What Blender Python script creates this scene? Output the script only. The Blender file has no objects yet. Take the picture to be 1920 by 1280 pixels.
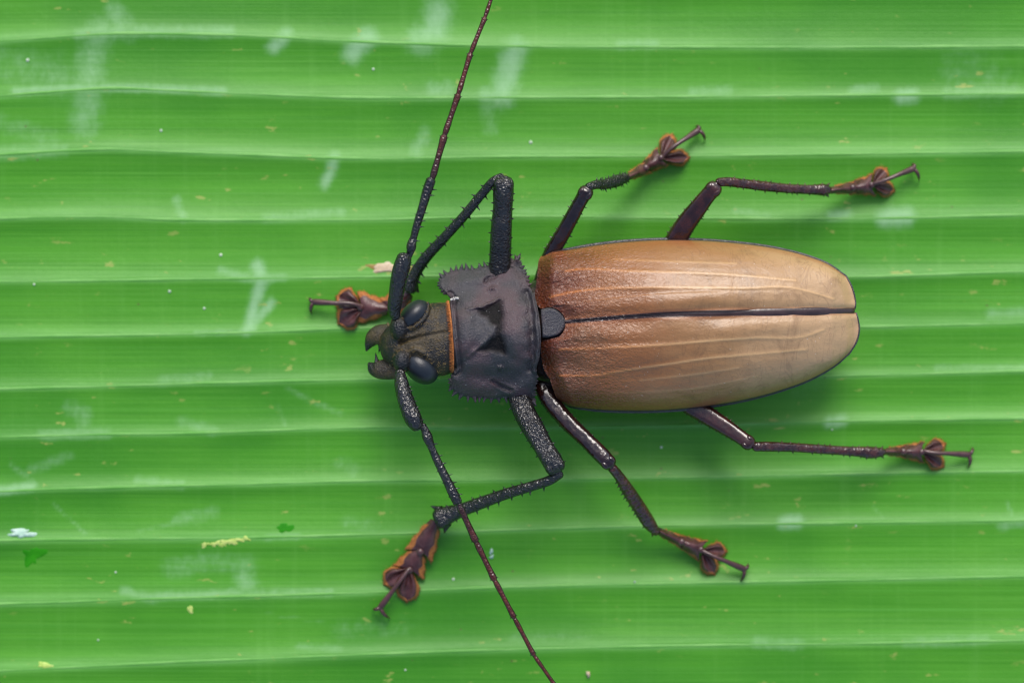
import bpy, math, random
import numpy as np
from mathutils import noise as mnoise, Vector

random.seed(7); rng = np.random.default_rng(7)
scene = bpy.context.scene
R = math.radians

# ------------------------------------------------------------------ camera, sky, sun, exposure
# one unit is one centimetre; the picture is 1920 x 1280 photograph pixels = 19.2 x 12.8 cm at the leaf
H = 53.33                                      # camera height above the leaf
FOCUS_Z = 1.75
cam_data = bpy.data.cameras.new("camera")
cam = bpy.data.objects.new("camera", cam_data)
scene.collection.objects.link(cam)
cam.location = (0, 0, H)
cam_data.lens = 100.0; cam_data.sensor_width = 36.0
cam_data.clip_start = 0.1; cam_data.clip_end = 1000.0
cam_data.dof.use_dof = True
cam_data.dof.focus_distance = H - FOCUS_Z
cam_data.dof.aperture_fstop = 0.068
cam_data.dof.aperture_blades = 9
scene.camera = cam

SUN_DIR = Vector((0.10, 1.0, 1.0)).normalized()
ELEV = math.asin(SUN_DIR.z); AZ = math.atan2(SUN_DIR.x, SUN_DIR.y)
world = bpy.data.worlds.new("World"); scene.world = world
world.use_nodes = True
wn = world.node_tree.nodes; wl = world.node_tree.links
bg = wn["Background"]
sky = wn.new("ShaderNodeTexSky"); sky.sky_type = 'NISHITA'; sky.sun_disc = False
sky.sun_elevation = ELEV; sky.sun_rotation = AZ
sky.air_density = 1.0; sky.dust_density = 2.5; sky.ozone_density = 1.0
wl.new(sky.outputs[0], bg.inputs[0]); bg.inputs[1].default_value = 0.15

sun_data = bpy.data.lights.new("sun", 'SUN')
sun_data.energy = 1.5; sun_data.angle = R(28); sun_data.color = (1.0, 0.97, 0.93)
sun = bpy.data.objects.new("sun", sun_data); scene.collection.objects.link(sun)
sun.location = SUN_DIR * 30
sun.rotation_euler = SUN_DIR.to_track_quat('Z', 'Y').to_euler()

vs = scene.view_settings
scene.display_settings.display_device = 'sRGB'
vs.view_transform = 'Standard'; vs.look = 'None'; vs.gamma = 1.0; vs.use_curve_mapping = False
vs.exposure = 0.50
scene.cycles.use_denoising = True; scene.cycles.filter_width = 1.2

# ------------------------------------------------------------------ helpers
def P(px, py, z):
    """world point at height z seen at photograph pixel (px, py)"""
    k = (H - z) / H / 100.0
    return ((px - 960.0) * k, (640.0 - py) * k, z)

def Pa(px, py, z):
    k = (H - z) / H / 100.0
    return np.stack([(px - 960.0) * k, (640.0 - py) * k, z], axis=-1)

def smooth(a, b, x):
    t = np.clip((np.asarray(x, float) - a) / (b - a), 0, 1)
    return t * t * (3 - 2 * t)

def spline(pts, n):
    """Catmull-Rom through rows of pts, n samples, even in chord length"""
    p = np.asarray(pts, float)
    d = np.r_[0, np.cumsum(np.linalg.norm(np.diff(p[:, :2], axis=0), axis=1) + 1e-6)]
    t = np.linspace(0, d[-1], n)
    out = np.empty((n, p.shape[1]))
    m = np.gradient(p, d, axis=0) if len(p) > 2 else np.repeat((p[1:] - p[:1]) / d[-1], 2, axis=0)
    for i, tt in enumerate(t):
        k = min(max(np.searchsorted(d, tt) - 1, 0), len(p) - 2)
        h = d[k + 1] - d[k]; u = (tt - d[k]) / h
        out[i] = ((2*u**3 - 3*u**2 + 1) * p[k] + (u**3 - 2*u**2 + u) * h * m[k]
                  + (-2*u**3 + 3*u**2) * p[k+1] + (u**3 - u**2) * h * m[k+1])
    return out

class MB:
    def __init__(self):
        self.v = []; self.f = []; self.n = 0; self.attrs = {}
    def add(self, verts, faces, **attrs):
        verts = np.asarray(verts, float).reshape(-1, 3)
        k = len(verts)
        for a in set(list(attrs) + list(self.attrs)):
            if a not in self.attrs:
                self.attrs[a] = [np.zeros(self.n)] if self.n else []
            val = attrs.get(a, 0.0)
            self.attrs[a].append(np.broadcast_to(np.asarray(val, float).reshape(-1) if np.ndim(val) else val, (k,)).copy())
        self.f += [tuple(i + self.n for i in fc) for fc in faces]
        self.v.append(verts); self.n += k
    def build(self, name, mat, parent=None, smooth_shade=True):
        me = bpy.data.meshes.new(name)
        off = np.array(parent_origin(parent)) if parent else np.zeros(3)
        V = np.concatenate(self.v) - off
        me.from_pydata(V.tolist(), [], self.f)
        for a, lst in self.attrs.items():
            at = me.attributes.new(a, 'FLOAT', 'POINT')
            at.data.foreach_set('value', np.concatenate(lst).astype(np.float32))
        if smooth_shade:
            me.polygons.foreach_set('use_smooth', [True] * len(me.polygons))
        me.materials.append(mat)
        me.update()
        o = bpy.data.objects.new(name, me); scene.collection.objects.link(o)
        if parent: o.parent = parent
        return o

def parent_origin(o):
    x = o
    while x.parent: x = x.parent
    return x.location

def grid_faces(nu, nv, close_v=False, flip=False):
    fs = []
    for i in range(nu - 1):
        for j in range(nv if close_v else nv - 1):
            j2 = (j + 1) % nv
            q = (i*nv + j, i*nv + j2, (i+1)*nv + j2, (i+1)*nv + j)
            fs.append(q[::-1] if flip else q)
    return fs

def sweep(mb, pts, n=24, sides=14, power=2.0, caps=True, mod=None, **attrs):
    """pts rows: px, py, z, half width (photo px), optional half height factor"""
    p = np.asarray(pts, float)
    if p.shape[1] == 4: p = np.c_[p, np.ones(len(p))]
    s = spline(p, n)
    s[:, 3] = np.maximum(s[:, 3], 0.25)
    C = Pa(s[:, 0], s[:, 1], s[:, 2])
    T = np.gradient(C, axis=0); T /= np.linalg.norm(T, axis=1)[:, None]
    up = np.array([0, 0, 1.0])
    S = np.cross(T, up); S /= (np.linalg.norm(S, axis=1)[:, None] + 1e-9)
    U = np.cross(S, T)
    rw = s[:, 3] / 100.0 * (H - s[:, 2]) / H; rh = rw * s[:, 4]
    if caps:                                    # rounded ends
        C = np.concatenate([[C[0] - T[0]*rh[0]*0.55], [C[0] - T[0]*rh[0]*0.38], C, [C[-1] + T[-1]*rh[-1]*0.38], [C[-1] + T[-1]*rh[-1]*0.55]])
        S = np.concatenate([[S[0]]*2, S, [S[-1]]*2]); U = np.concatenate([[U[0]]*2, U, [U[-1]]*2])
        rw = np.r_[rw[0]*0.35, rw[0]*0.78, rw, rw[-1]*0.78, rw[-1]*0.35]; rh = np.r_[rh[0]*0.35, rh[0]*0.78, rh, rh[-1]*0.78, rh[-1]*0.35]
    m = len(C)
    th = np.linspace(0, 2*np.pi, sides, endpoint=False)
    c, sn = np.cos(th), np.sin(th)
    cc = np.sign(c) * np.abs(c)**(2/power); ss = np.sign(sn) * np.abs(sn)**(2/power)
    uu = np.linspace(0, 1, m)
    k = np.ones((m, sides)) if mod is None else mod(uu[:, None], th[None, :])
    V = C[:, None, :] + S[:, None, :] * (rw[:, None]*cc[None]*k)[..., None] + U[:, None, :] * (rh[:, None]*ss[None]*k)[..., None]
    fs = grid_faces(m, sides, True)
    verts = V.reshape(-1, 3)
    nv = len(verts)
    fs = list(fs) + [tuple(range(sides))] + [tuple(range(nv - sides, nv))[::-1]]
    at = {'u': np.repeat(uu, sides), 'ang': np.tile(ss, m)}
    at.update(attrs)
    mb.add(verts, fs, **at)
    return C, S, U, T, rw, rh

def cone(mb, base, tip, r, sides=6, bend=(0, 0, 0), **attrs):
    base = np.array(base, float); tip = np.array(tip, float)
    d = tip - base; L = np.linalg.norm(d) + 1e-9; d /= L
    a = np.cross(d, [0, 0, 1.0]); 
    if np.linalg.norm(a) < 1e-3: a = np.array([1.0, 0, 0])
    a /= np.linalg.norm(a); b = np.cross(d, a)
    vs_ = []
    for q, rr in ((0, 1.0), (0.45, 0.5), (0.8, 0.22)):
        cpt = base + d*L*q + np.array(bend)*q*q
        for i in range(sides):
            t = 2*math.pi*i/sides
            vs_.append(cpt + (a*math.cos(t) + b*math.sin(t))*r*rr)
    vs_.append(tip + np.array(bend))
    fs = []
    for k in range(2):
        for i in range(sides):
            j = (i+1) % sides
            fs.append((k*sides+i, k*sides+j, (k+1)*sides+j, (k+1)*sides+i))
    for i in range(sides):
        fs.append((2*sides+i, 2*sides+(i+1) % sides, 3*sides))
    mb.add(vs_, fs, **attrs)

def ellipsoid(mb, c, ax, nu=20, nv=28, **attrs):
    """c centre (world), ax three semi-axis vectors"""
    ph = np.linspace(0.02, np.pi - 0.02, nu); th = np.linspace(0, 2*np.pi, nv, endpoint=False)
    a0, a1, a2 = [np.array(a, float) for a in ax]
    V = (np.array(c)[None, None] + np.sin(ph)[:, None, None]*np.cos(th)[None, :, None]*a0
         + np.sin(ph)[:, None, None]*np.sin(th)[None, :, None]*a1 + np.cos(ph)[:, None, None]*np.ones(nv)[None, :, None]*a2)
    fs = grid_faces(nu, nv, True, True)
    fs += [tuple(range(nv)), tuple(range((nu-1)*nv, nu*nv))[::-1]]
    mb.add(V.reshape(-1, 3), fs, **attrs)

def remesh(o, voxel, smooth_it=6):
    """fuse overlapping shells of one mesh object into one continuous skin"""
    m = o.modifiers.new('fuse', 'REMESH'); m.mode = 'VOXEL'; m.voxel_size = voxel; m.use_smooth_shade = True
    s = o.modifiers.new('soft', 'SMOOTH'); s.factor = 0.5; s.iterations = smooth_it
    dg = bpy.context.evaluated_depsgraph_get(); dg.update()
    me = bpy.data.meshes.new_from_object(o.evaluated_get(dg))
    old = o.data; mat = old.materials[0]
    o.modifiers.clear(); o.data = me; me.name = o.name
    me.materials.clear(); me.materials.append(mat)
    me.polygons.foreach_set('use_smooth', [True]*len(me.polygons))
    bpy.data.meshes.remove(old)

# ------------------------------------------------------------------ materials
class NT:
    def __init__(self, name):
        self.m = bpy.data.materials.new(name); self.m.use_nodes = True
        self.t = self.m.node_tree; self.b = self.t.nodes["Principled BSDF"]
    def n(self, kind, **props):
        x = self.t.nodes.new(kind)
        for k, v in props.items(): setattr(x, k, v)
        return x
    def L(self, a, b): self.t.links.new(a, b)
    def put(self, sock, v):
        if hasattr(v, 'is_output'): self.L(v, sock)
        else: sock.default_value = v
    def attr(self, name):
        return self.n('ShaderNodeAttribute', attribute_name=name).outputs['Fac']
    def coord(self, which='Object'):
        return self.n('ShaderNodeTexCoord').outputs[which]
    def scale(self, vec, s):
        x = self.n('ShaderNodeMapping'); self.L(vec, x.inputs[0]); x.inputs['Scale'].default_value = s; return x.outputs[0]
    def noise(self, vec, scale, detail=3.0, rough=0.5, dist=0.0):
        x = self.n('ShaderNodeTexNoise'); self.L(vec, x.inputs['Vector'])
        x.inputs['Scale'].default_value = scale; x.inputs['Detail'].default_value = detail
        x.inputs['Roughness'].default_value = rough; x.inputs['Distortion'].default_value = dist
        return x.outputs['Fac']
    def voro(self, vec, scale, feature='F1'):
        x = self.n('ShaderNodeTexVoronoi'); x.feature = feature; self.L(vec, x.inputs['Vector']); x.inputs['Scale'].default_value = scale
        return x.outputs['Distance']
    def math(self, op, a, b=0.0, c=None):
        x = self.n('ShaderNodeMath', operation=op); self.put(x.inputs[0], a); self.put(x.inputs[1], b)
        if c is not None: self.put(x.inputs[2], c)
        return x.outputs[0]
    def rng(self, v, a, b, c=0.0, d=1.0):
        x = self.n('ShaderNodeMapRange', interpolation_type='SMOOTHSTEP'); self.put(x.inputs[0], v)
        for i, q in zip((1, 2, 3, 4), (a, b, c, d)): x.inputs[i].default_value = q
        return x.outputs[0]
    def mix(self, f, a, b):
        x = self.n('ShaderNodeMix', data_type='RGBA'); self.put(x.inputs[0], f)
        for i, q in ((6, a), (7, b)):
            if hasattr(q, 'is_output'): self.L(q, x.inputs[i])
            else: x.inputs[i].default_value = (*q, 1.0)
        return x.outputs[2]
    def color(self, c):
        if hasattr(c, 'is_output'): self.L(c, self.b.inputs['Base Color'])
        else: self.b.inputs['Base Color'].default_value = (*c, 1)
    def rough(self, v): self.put(self.b.inputs['Roughness'], v)
    def spec(self, v): self.put(self.b.inputs['Specular IOR Level'], v)
    def bump(self, h, strength, dist, prev=None):
        x = self.n('ShaderNodeBump'); self.L(h, x.inputs['Height'])
        x.inputs['Strength'].default_value = strength; x.inputs['Distance'].default_value = dist
        if prev is not None: self.L(prev, x.inputs['Normal'])
        self.L(x.outputs[0], self.b.inputs['Normal']); return x.outputs[0]

def mat_leaf():
    k = NT("banana leaf green")
    o = k.coord('Object')
    long = k.noise(k.scale(o, (0.12, 3.2, 1)), 1.0, 4, 0.6)          # long fibres along the veins
    fine = k.noise(k.scale(o, (0.25, 22, 1)), 1.0, 3, 0.6)
    cross = k.noise(k.scale(o, (5.0, 0.25, 1)), 1.0, 3, 0.6)         # faint streaks across
    cloud = k.noise(o, 0.28, 3, 0.55)
    c = k.mix(k.rng(long, 0.3, 0.7), (0.045, 0.228, 0.006), (0.066, 0.288, 0.012))
    c = k.mix(k.math('MULTIPLY', k.rng(fine, 0.4, 0.75), 0.6), c, (0.095, 0.328, 0.024))
    thin = k.noise(k.scale(o, (0.05, 55, 1)), 1.0, 2, 0.5)
    c = k.mix(k.math('MULTIPLY', k.rng(thin, 0.52, 0.72), 0.45), c, (0.10, 0.355, 0.045))
    c = k.mix(k.math('MULTIPLY', k.rng(thin, 0.46, 0.28), 0.35), c, (0.028, 0.185, 0.004))
    c = k.mix(k.math('MULTIPLY', k.rng(cross, 0.5, 0.8), 0.30), c, (0.110, 0.34, 0.045))
    c = k.mix(k.math('MULTIPLY', k.rng(cloud, 0.42, 0.75), 0.45), c, (0.092, 0.325, 0.020))
    c = k.mix(k.math('MULTIPLY', k.rng(k.noise(k.scale(o, (0.7, 1.1, 1)), 0.22, 3, 0.55), 0.52, 0.36), 0.55), c, (0.026, 0.185, 0.004))
    # waxy bloom rubbed in streaks
    bl = k.attr('bloom')
    bn = k.noise(k.scale(o, (3.5, 2.2, 1)), 1.6, 5, 0.65)
    bf = k.noise(k.scale(o, (1.0, 14, 1)), 1.0, 3, 0.6)
    bsum = k.math('ADD', k.math('MULTIPLY', bn, 0.65), k.math('MULTIPLY', bf, 0.35))
    bm = k.rng(k.math('ADD', bl, k.math('MULTIPLY', k.math('SUBTRACT', bsum, 0.5), 1.0)), 0.05, 1.15)
    bm = k.math('MULTIPLY', bm, k.rng(bl, 0.04, 0.25))
    c = k.mix(k.math('MULTIPLY', bm, 0.66), c, (0.36, 0.58, 0.34))
    # pale rib tissue at the fold, plus the crest's whitish sky sheen painted in
    c = k.mix(k.math('MULTIPLY', k.math('MULTIPLY', k.attr('crest'), k.rng(k.noise(k.scale(o, (0.5, 5, 1)), 1.0, 4, 0.65), 0.3, 0.7, 0.4, 1.0)), 0.50), c, (0.20, 0.45, 0.13))
    # small feeding marks, drawn out along the fibres
    sp = k.noise(k.scale(o, (1.0, 2.2, 1)), 2.3, 4, 0.62)
    gate = k.rng(k.noise(o, 0.55, 1, 0.5), 0.46, 0.60)
    c = k.mix(k.math('MULTIPLY', k.math('MULTIPLY', k.rng(sp, 0.63, 0.69), gate), 0.75), c, (0.30, 0.36, 0.075))
    dot = k.rng(k.voro(o, 1.1), 0.035, 0.02)
    c = k.mix(k.math('MULTIPLY', dot, 0.6), c, (0.10, 0.09, 0.03))
    k.color(c)
    k.rough(k.rng(bm, 0.0, 0.8, 0.45, 0.62)); k.spec(0.35)
    hb = k.math('ADD', k.math('MULTIPLY', thin, 0.6), k.math('MULTIPLY', k.noise(o, 9, 3), 0.4))
    k.bump(hb, 0.45, 0.02)
    return k.m

def mat_vein():
    k = NT("leaf vein pale")
    n = k.noise(k.scale(k.coord(), (1.2, 3, 1)), 1.0, 4, 0.6)
    k.color(k.mix(k.rng(n, 0.3, 0.75), (0.075, 0.30, 0.025), (0.15, 0.39, 0.075)))
    k.rough(0.45); return k.m

def mat_plain(name, a, b, sc, rough, bump=0.0, bsc=30, bd=0.01, spec=0.5):
    k = NT(name); o = k.coord()
    k.color(k.mix(k.rng(k.noise(o, sc, 4, 0.6), 0.3, 0.7), a, b)); k.rough(rough); k.spec(spec)
    if bump: k.bump(k.noise(o, bsc, 3, 0.6), bump, bd)
    return k.m

def mat_pronotum():
    k = NT("pronotum leathery purple black"); o = k.coord()
    pur = k.rng(k.noise(o, 1.6, 2, 0.5), 0.42, 0.66)
    c = k.mix(pur, (0.034, 0.031, 0.036), (0.072, 0.041, 0.047))
    gr = k.noise(o, 34, 2, 0.6)
    c = k.mix(k.math('MULTIPLY', k.rng(gr, 0.45, 0.75), 0.5), c, (0.085, 0.078, 0.088))
    pit = k.attr('pit')
    c = k.mix(pit, c, (0.004, 0.003, 0.003)); gl = k.attr('gloss')
    dust = k.rng(k.noise(o, 26, 1, 0.5), 0.745, 0.79)
    c = k.mix(k.math('MULTIPLY', dust, 0.6), c, (0.45, 0.45, 0.46))
    k.color(c)
    k.rough(k.math('SUBTRACT', 0.42, k.math('MULTIPLY', gl, 0.26))); k.spec(k.rng(pit, 0.2, 1, 0.6, 0.22))
    b1 = k.bump(k.noise(o, 26, 3, 0.7), 0.9, 0.036)
    wr = k.math('MULTIPLY', k.noise(o, 13, 4, 0.7, 0.6), k.math('ADD', k.math('MULTIPLY', k.attr('pit'), 0.45), k.attr('wrinkle')))
    k.bump(wr, 0.9, 0.05, b1)
    return k.m

def mat_elytron():
    k = NT("elytron brown to tan"); o = k.coord()
    s = k.attr('s'); t = k.attr('t')
    cl = k.noise(k.scale(o, (0.8, 1.3, 1)), 1.0, 4, 0.6)
    sj = k.math('ADD', s, k.math('MULTIPLY', k.math('SUBTRACT', cl, 0.5), 0.35))
    c = k.mix(k.rng(sj, 0.0, 0.30), (0.118, 0.025, 0.009), (0.235, 0.086, 0.024))
    c = k.mix(k.rng(sj, 0.22, 0.62), c, (0.315, 0.168, 0.066))
    c = k.mix(k.rng(sj, 0.50, 0.95), c, (0.45, 0.285, 0.145))
    # smoky clouds in the membrane
    sm = k.noise(k.scale(o, (1.1, 0.7, 1)), 1.5, 5, 0.65, 0.8)
    c = k.mix(k.math('MULTIPLY', k.rng(sm, 0.50, 0.72), 0.42), c, (0.13, 0.066, 0.028))
    cr = k.noise(k.scale(o, (3.2, 0.8, 1)), 1.0, 3, 0.6, 1.2)
    c = k.mix(k.math('MULTIPLY', k.math('MULTIPLY', k.rng(k.math('ABSOLUTE', k.math('SUBTRACT', cr, 0.5)), 0.022, 0.0), k.rng(s, 0.25, 0.45)), 0.22), c, (0.10, 0.05, 0.022))
    # ribs, suture and side edge more orange
    rib = k.attr('rib')
    c = k.mix(k.math('MULTIPLY', rib, 0.8), c, k.mix(k.rng(s, 0.05, 0.55), (0.46, 0.14, 0.025), (0.60, 0.37, 0.17)))
    c = k.mix(k.math('MULTIPLY', k.rng(t, 0.88, 0.97), 0.55), c, (0.30, 0.10, 0.03))
    c = k.mix(k.math('MULTIPLY', k.rng(t, 0.07, 0.01), 0.55), c, (0.30, 0.10, 0.035))
    # dark seam along suture and side margin, dark rim at the base
    c = k.mix(k.rng(t, 0.975, 0.995), c, (0.035, 0.026, 0.024))
    c = k.mix(k.rng(t, 0.022, 0.008), c, (0.030, 0.012, 0.010))
    c = k.mix(k.math('MULTIPLY', k.rng(s, 0.02, 0.0), 0.6), c, (0.035, 0.012, 0.008))
    dust = k.rng(k.noise(o, 22, 1, 0.5), 0.755, 0.80)
    c = k.mix(k.math('MULTIPLY', dust, 0.5), c, (0.6, 0.55, 0.5))
    k.color(c)
    rg = k.rng(s, 0.05, 0.42, 1.0, 0.10)
    wr = k.noise(k.scale(o, (13, 19, 13)), 1.0, 3, 0.55, 0.6)
    pt = k.voro(o, 17)
    k.rough(k.math('ADD', k.rng(s, 0.0, 0.6, 0.32, 0.38), k.math('MULTIPLY', k.math('SUBTRACT', cl, 0.5), 0.15))); k.spec(0.6)
    b1 = k.bump(k.math('MULTIPLY', wr, rg), 1.0, 0.055)
    b2 = k.bump(pt, 0.10, 0.02, b1)
    k.bump(k.noise(k.scale(o, (1.2, 1.8, 1)), 1.3, 2, 0.5), 0.30, 0.12, b2)
    return k.m

def mat_head(name="head black with golden hairs", ca=(0.012, 0.010, 0.008), cb=(0.052, 0.036, 0.013), rgh=0.33):
    k = NT(name); o = k.coord()
    g = k.rng(k.noise(k.scale(o, (1, 1, 1)), 2.2, 4, 0.65), 0.44, 0.62)
    c = k.mix(g, ca, cb)
    f = k.rng(k.noise(o, 24, 3, 0.7), 0.60, 0.74)
    c = k.mix(k.math('MULTIPLY', f, 0.6), c, (0.22, 0.15, 0.06))
    blk = k.attr('socket')
    c = k.mix(blk, c, (0.011, 0.011, 0.013))
    k.color(c); k.rough(rgh)
    b1 = k.bump(k.noise(o, 26, 3, 0.7), 0.9, 0.03)
    k.bump(k.math('MULTIPLY', k.voro(o, 20), blk), 0.6, 0.03, b1); return k.m

def mat_black(name, a=(0.010, 0.010, 0.012), b=(0.022, 0.022, 0.025), rough=0.33, grain=22, strength=0.9, dist=0.035):
    k = NT(name); o = k.coord()
    k.color(k.mix(k.rng(k.noise(o, 5, 3), 0.35, 0.7), a, b)); k.rough(rough); k.spec(0.7)
    w = k.n('ShaderNodeVectorMath', operation='ADD'); nz = k.n('ShaderNodeTexNoise'); k.L(o, nz.inputs['Vector']); nz.inputs['Scale'].default_value = 7.0
    sc = k.n('ShaderNodeVectorMath', operation='SCALE'); k.L(nz.outputs['Color'], sc.inputs[0]); sc.inputs['Scale'].default_value = 0.12
    k.L(o, w.inputs[0]); k.L(sc.outputs[0], w.inputs[1])
    v = k.voro(w.outputs[0], grain)
    b1 = k.bump(v, strength, dist)
    k.bump(k.noise(o, grain*0.6, 3, 0.6), strength*0.6, dist, b1)
    return k.m

def mat_tarsus():
    k = NT("tarsal pad plum with orange hair rim"); o = k.coord()
    c = k.mix(k.rng(k.noise(o, 7, 3), 0.3, 0.7), (0.050, 0.014, 0.012), (0.10, 0.036, 0.034))
    h = k.noise(o, 30, 3, 0.6)
    org = k.mix(k.rng(h, 0.3, 0.7), (0.24, 0.065, 0.010), (0.42, 0.16, 0.035))
    c = k.mix(k.rng(k.attr('fringe'), 0.35, 0.75), c, org)
    k.color(c); k.rough(k.rng(k.attr('fringe'), 0.3, 0.8, 0.26, 0.75)); k.bump(h, 0.4, 0.02); return k.m

def mat_antenna():
    k = NT("antenna glossy red brown"); o = k.coord()
    c = k.mix(k.rng(k.noise(o, 9, 3), 0.3, 0.7), (0.052, 0.009, 0.006), (0.10, 0.020, 0.012))
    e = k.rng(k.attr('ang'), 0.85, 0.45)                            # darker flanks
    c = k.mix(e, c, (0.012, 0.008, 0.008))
    c = k.mix(k.attr('dark'), c, (0.010, 0.009, 0.010))
    k.color(c); k.rough(0.22); k.bump(k.voro(o, 24), 0.5, 0.025); return k.m

M = dict(
    leaf=mat_leaf(), vein=mat_vein(), pron=mat_pronotum(), ely=mat_elytron(), head=mat_head(), jaw=mat_head("jaw olive brown", (0.028, 0.020, 0.009), (0.075, 0.052, 0.018), 0.27),
    eye=mat_plain("eye matt blue black", (0.010, 0.013, 0.018), (0.014, 0.018, 0.024), 6, 0.36, 0.35, 44, 0.010),
    black=mat_black("granular black chitin", (0.006, 0.0055, 0.005), (0.014, 0.012, 0.011), 0.21, 25, 0.62, 0.036),
    scape=mat_black("antenna base pitted black", (0.006, 0.0055, 0.0055), (0.014, 0.0125, 0.012), 0.23, 22, 0.55, 0.032),
    gloss=mat_black("smooth brown black chitin", (0.012, 0.004, 0.004), (0.026, 0.008, 0.006), 0.18, 9, 0.30, 0.035),
    femur=mat_black("dark red brown chitin", (0.022, 0.005, 0.004), (0.046, 0.011, 0.008), 0.20, 8, 0.22, 0.03),
    tibia=mat_black("rough brown black shin", (0.022, 0.006, 0.005), (0.055, 0.014, 0.009), 0.20, 14, 0.40, 0.035),
    body=mat_black("underside black brown", (0.012, 0.006, 0.005), (0.022, 0.010, 0.008), 0.30, 14, 0.3, 0.02),
    margin=mat_black("side margin dark grey", (0.030, 0.028, 0.032), (0.055, 0.050, 0.055), 0.40, 24, 0.5, 0.02),
    tarsus=mat_tarsus(), ant=mat_antenna(),
    orange=mat_plain("orange neck hair", (0.30, 0.085, 0.015), (0.46, 0.17, 0.04), 9, 0.7, 0.5, 40, 0.01),
    claw=mat_black("claw red brown", (0.050, 0.016, 0.014), (0.085, 0.032, 0.030), 0.28, 14, 0.2, 0.01),
    cream=mat_plain("dry leaf tissue", (0.50, 0.36, 0.22), (0.62, 0.52, 0.38), 5, 0.7, 0.5, 16, 0.03),
    rust=mat_plain("rusty scar edge", (0.24, 0.13, 0.025), (0.30, 0.24, 0.05), 5, 0.6),
    yellow=mat_plain("yellow torn tissue", (0.26, 0.45, 0.04), (0.50, 0.60, 0.15), 7, 0.5, 0.5, 14, 0.03),
    white=mat_plain("white crust", (0.30, 0.50, 0.36), (0.52, 0.66, 0.58), 6, 0.8, 0.8, 12, 0.04),
    scrap=mat_plain("fresh green scrap", (0.014, 0.19, 0.001), (0.028, 0.26, 0.004), 4, 0.6, 0.3, 10, 0.02, 0.15),
)

# ------------------------------------------------------------------ banana leaf (pleated sheet)
LX = np.array([-400, 0, 120, 200, 320, 480, 640, 960, 1280, 1600, 1920, 2300], float)
LINES = [
    [100, 78, 70, 65, 65, 69, 78, 88, 90, 90, 88, 86],
    [215, 181, 172, 167, 171, 178, 184, 184, 183, 180, 177, 172],
    [318, 291, 284, 281, 286, 292, 298, 295, 294, 290, 285, 278],
    [425, 411, 408, 408, 413, 414, 414, 407, 410, 411, 404, 396],
    [536, 529, 528, 527, 525, 523, 521, 517, 518, 520, 510, 502],
    [640, 633, 631, 630, 628, 624, 617, 614, 616, 614, 607, 600],
    [742, 730, 727, 725, 721, 717, 713, 711, 710, 705, 697, 690],
    [832, 820, 817, 815, 814, 809, 803, 802, 798, 790, 785, 778],
    [938, 922, 917, 915, 912, 908, 903, 900, 896, 889, 884, 878],
    [1026, 1014, 1012, 1011, 1010, 1008, 1004, 994, 985, 981, 976, 970],
    [1148, 1133, 1129, 1126, 1122, 1118, 1113, 1101, 1094, 1088, 1081, 1074],
    [1274, 1258, 1252, 1248, 1242, 1236, 1229, 1218, 1211, 1207, 1201, 1194],
]
LINES = [np.array(l, float) for l in LINES]
for _ in range(17): LINES.insert(0, LINES[0] - 108 - rng.uniform(-9, 9))
for _ in range(17): LINES.append(LINES[-1] + 112 + rng.uniform(-9, 9))
NB = len(LINES)
def smooth_line(l, x):
    # cubic-ish interpolation of a traced fold
    m = np.gradient(l, LX)
    x = np.clip(x, LX[0], LX[-1]); k = np.clip(np.searchsorted(LX, x) - 1, 0, len(LX) - 2)
    h = LX[k+1] - LX[k]; u = (x - LX[k]) / h
    return ((2*u**3-3*u**2+1)*l[k] + (u**3-2*u**2+u)*h*m[k] + (-2*u**3+3*u**2)*l[k+1] + (u**3-u**2)*h*m[k+1])
# slope of the sheet (dz per unit walking down the picture) through one pleat, fold to fold
TT = np.linspace(0, 1, 401)
def pleat_slope(t):
    s = np.where(t < 0.42, -0.26*(1 - t/0.42)**1.1, 0.32*(np.clip((t-0.42)/0.50, 0, 1))**1.5)
    s = np.where(t > 0.92, 0.32 - 0.29*(t-0.92)/0.08, s)
    s = np.where(t < 0.08, s + 0.29*(1 - t/0.08), s)
    return s
SL = pleat_slope(TT); SL = SL - SL.mean()
ZP = np.r_[0, np.cumsum((SL[1:] + SL[:-1]) / 2 * (TT[1] - TT[0]))]
def pleat_amp(b, x):
    return 1.0 + 0.30*np.sin(b*2.3 + x*0.0021) + 0.22*np.sin(b*5.1 - x*0.0047 + 1.0)
def sheet_low(px, py):
    return 0.10*np.sin(px*0.0021 + 0.7) * np.sin(py*0.0017 + 0.3) + 0.03*np.sin(px*0.008 + py*0.003)
def leaf_rows(b, t, px):
    """pixel row and height of the pleat point t in band b at column px"""
    y0 = smooth_line(LINES[b], px); y1 = smooth_line(LINES[b+1], px)
    y = y0 + (y1 - y0)*t
    a = pleat_amp(b, px)*(1-t) + pleat_amp(b+1, px)*t
    z = np.interp(t, TT, ZP) * (y1 - y0)/100.0 * a + sheet_low(px, y)
    return y, z
def leaf_z(px, py):
    for b in range(NB - 1):
        y0 = float(smooth_line(LINES[b], np.array([px]))[0]); y1 = float(smooth_line(LINES[b+1], np.array([px]))[0])
        if y0 <= py <= y1:
            return float(leaf_rows(b, (py-y0)/(y1-y0), np.array([float(px)]))[1][0])
    return 0.0

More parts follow.
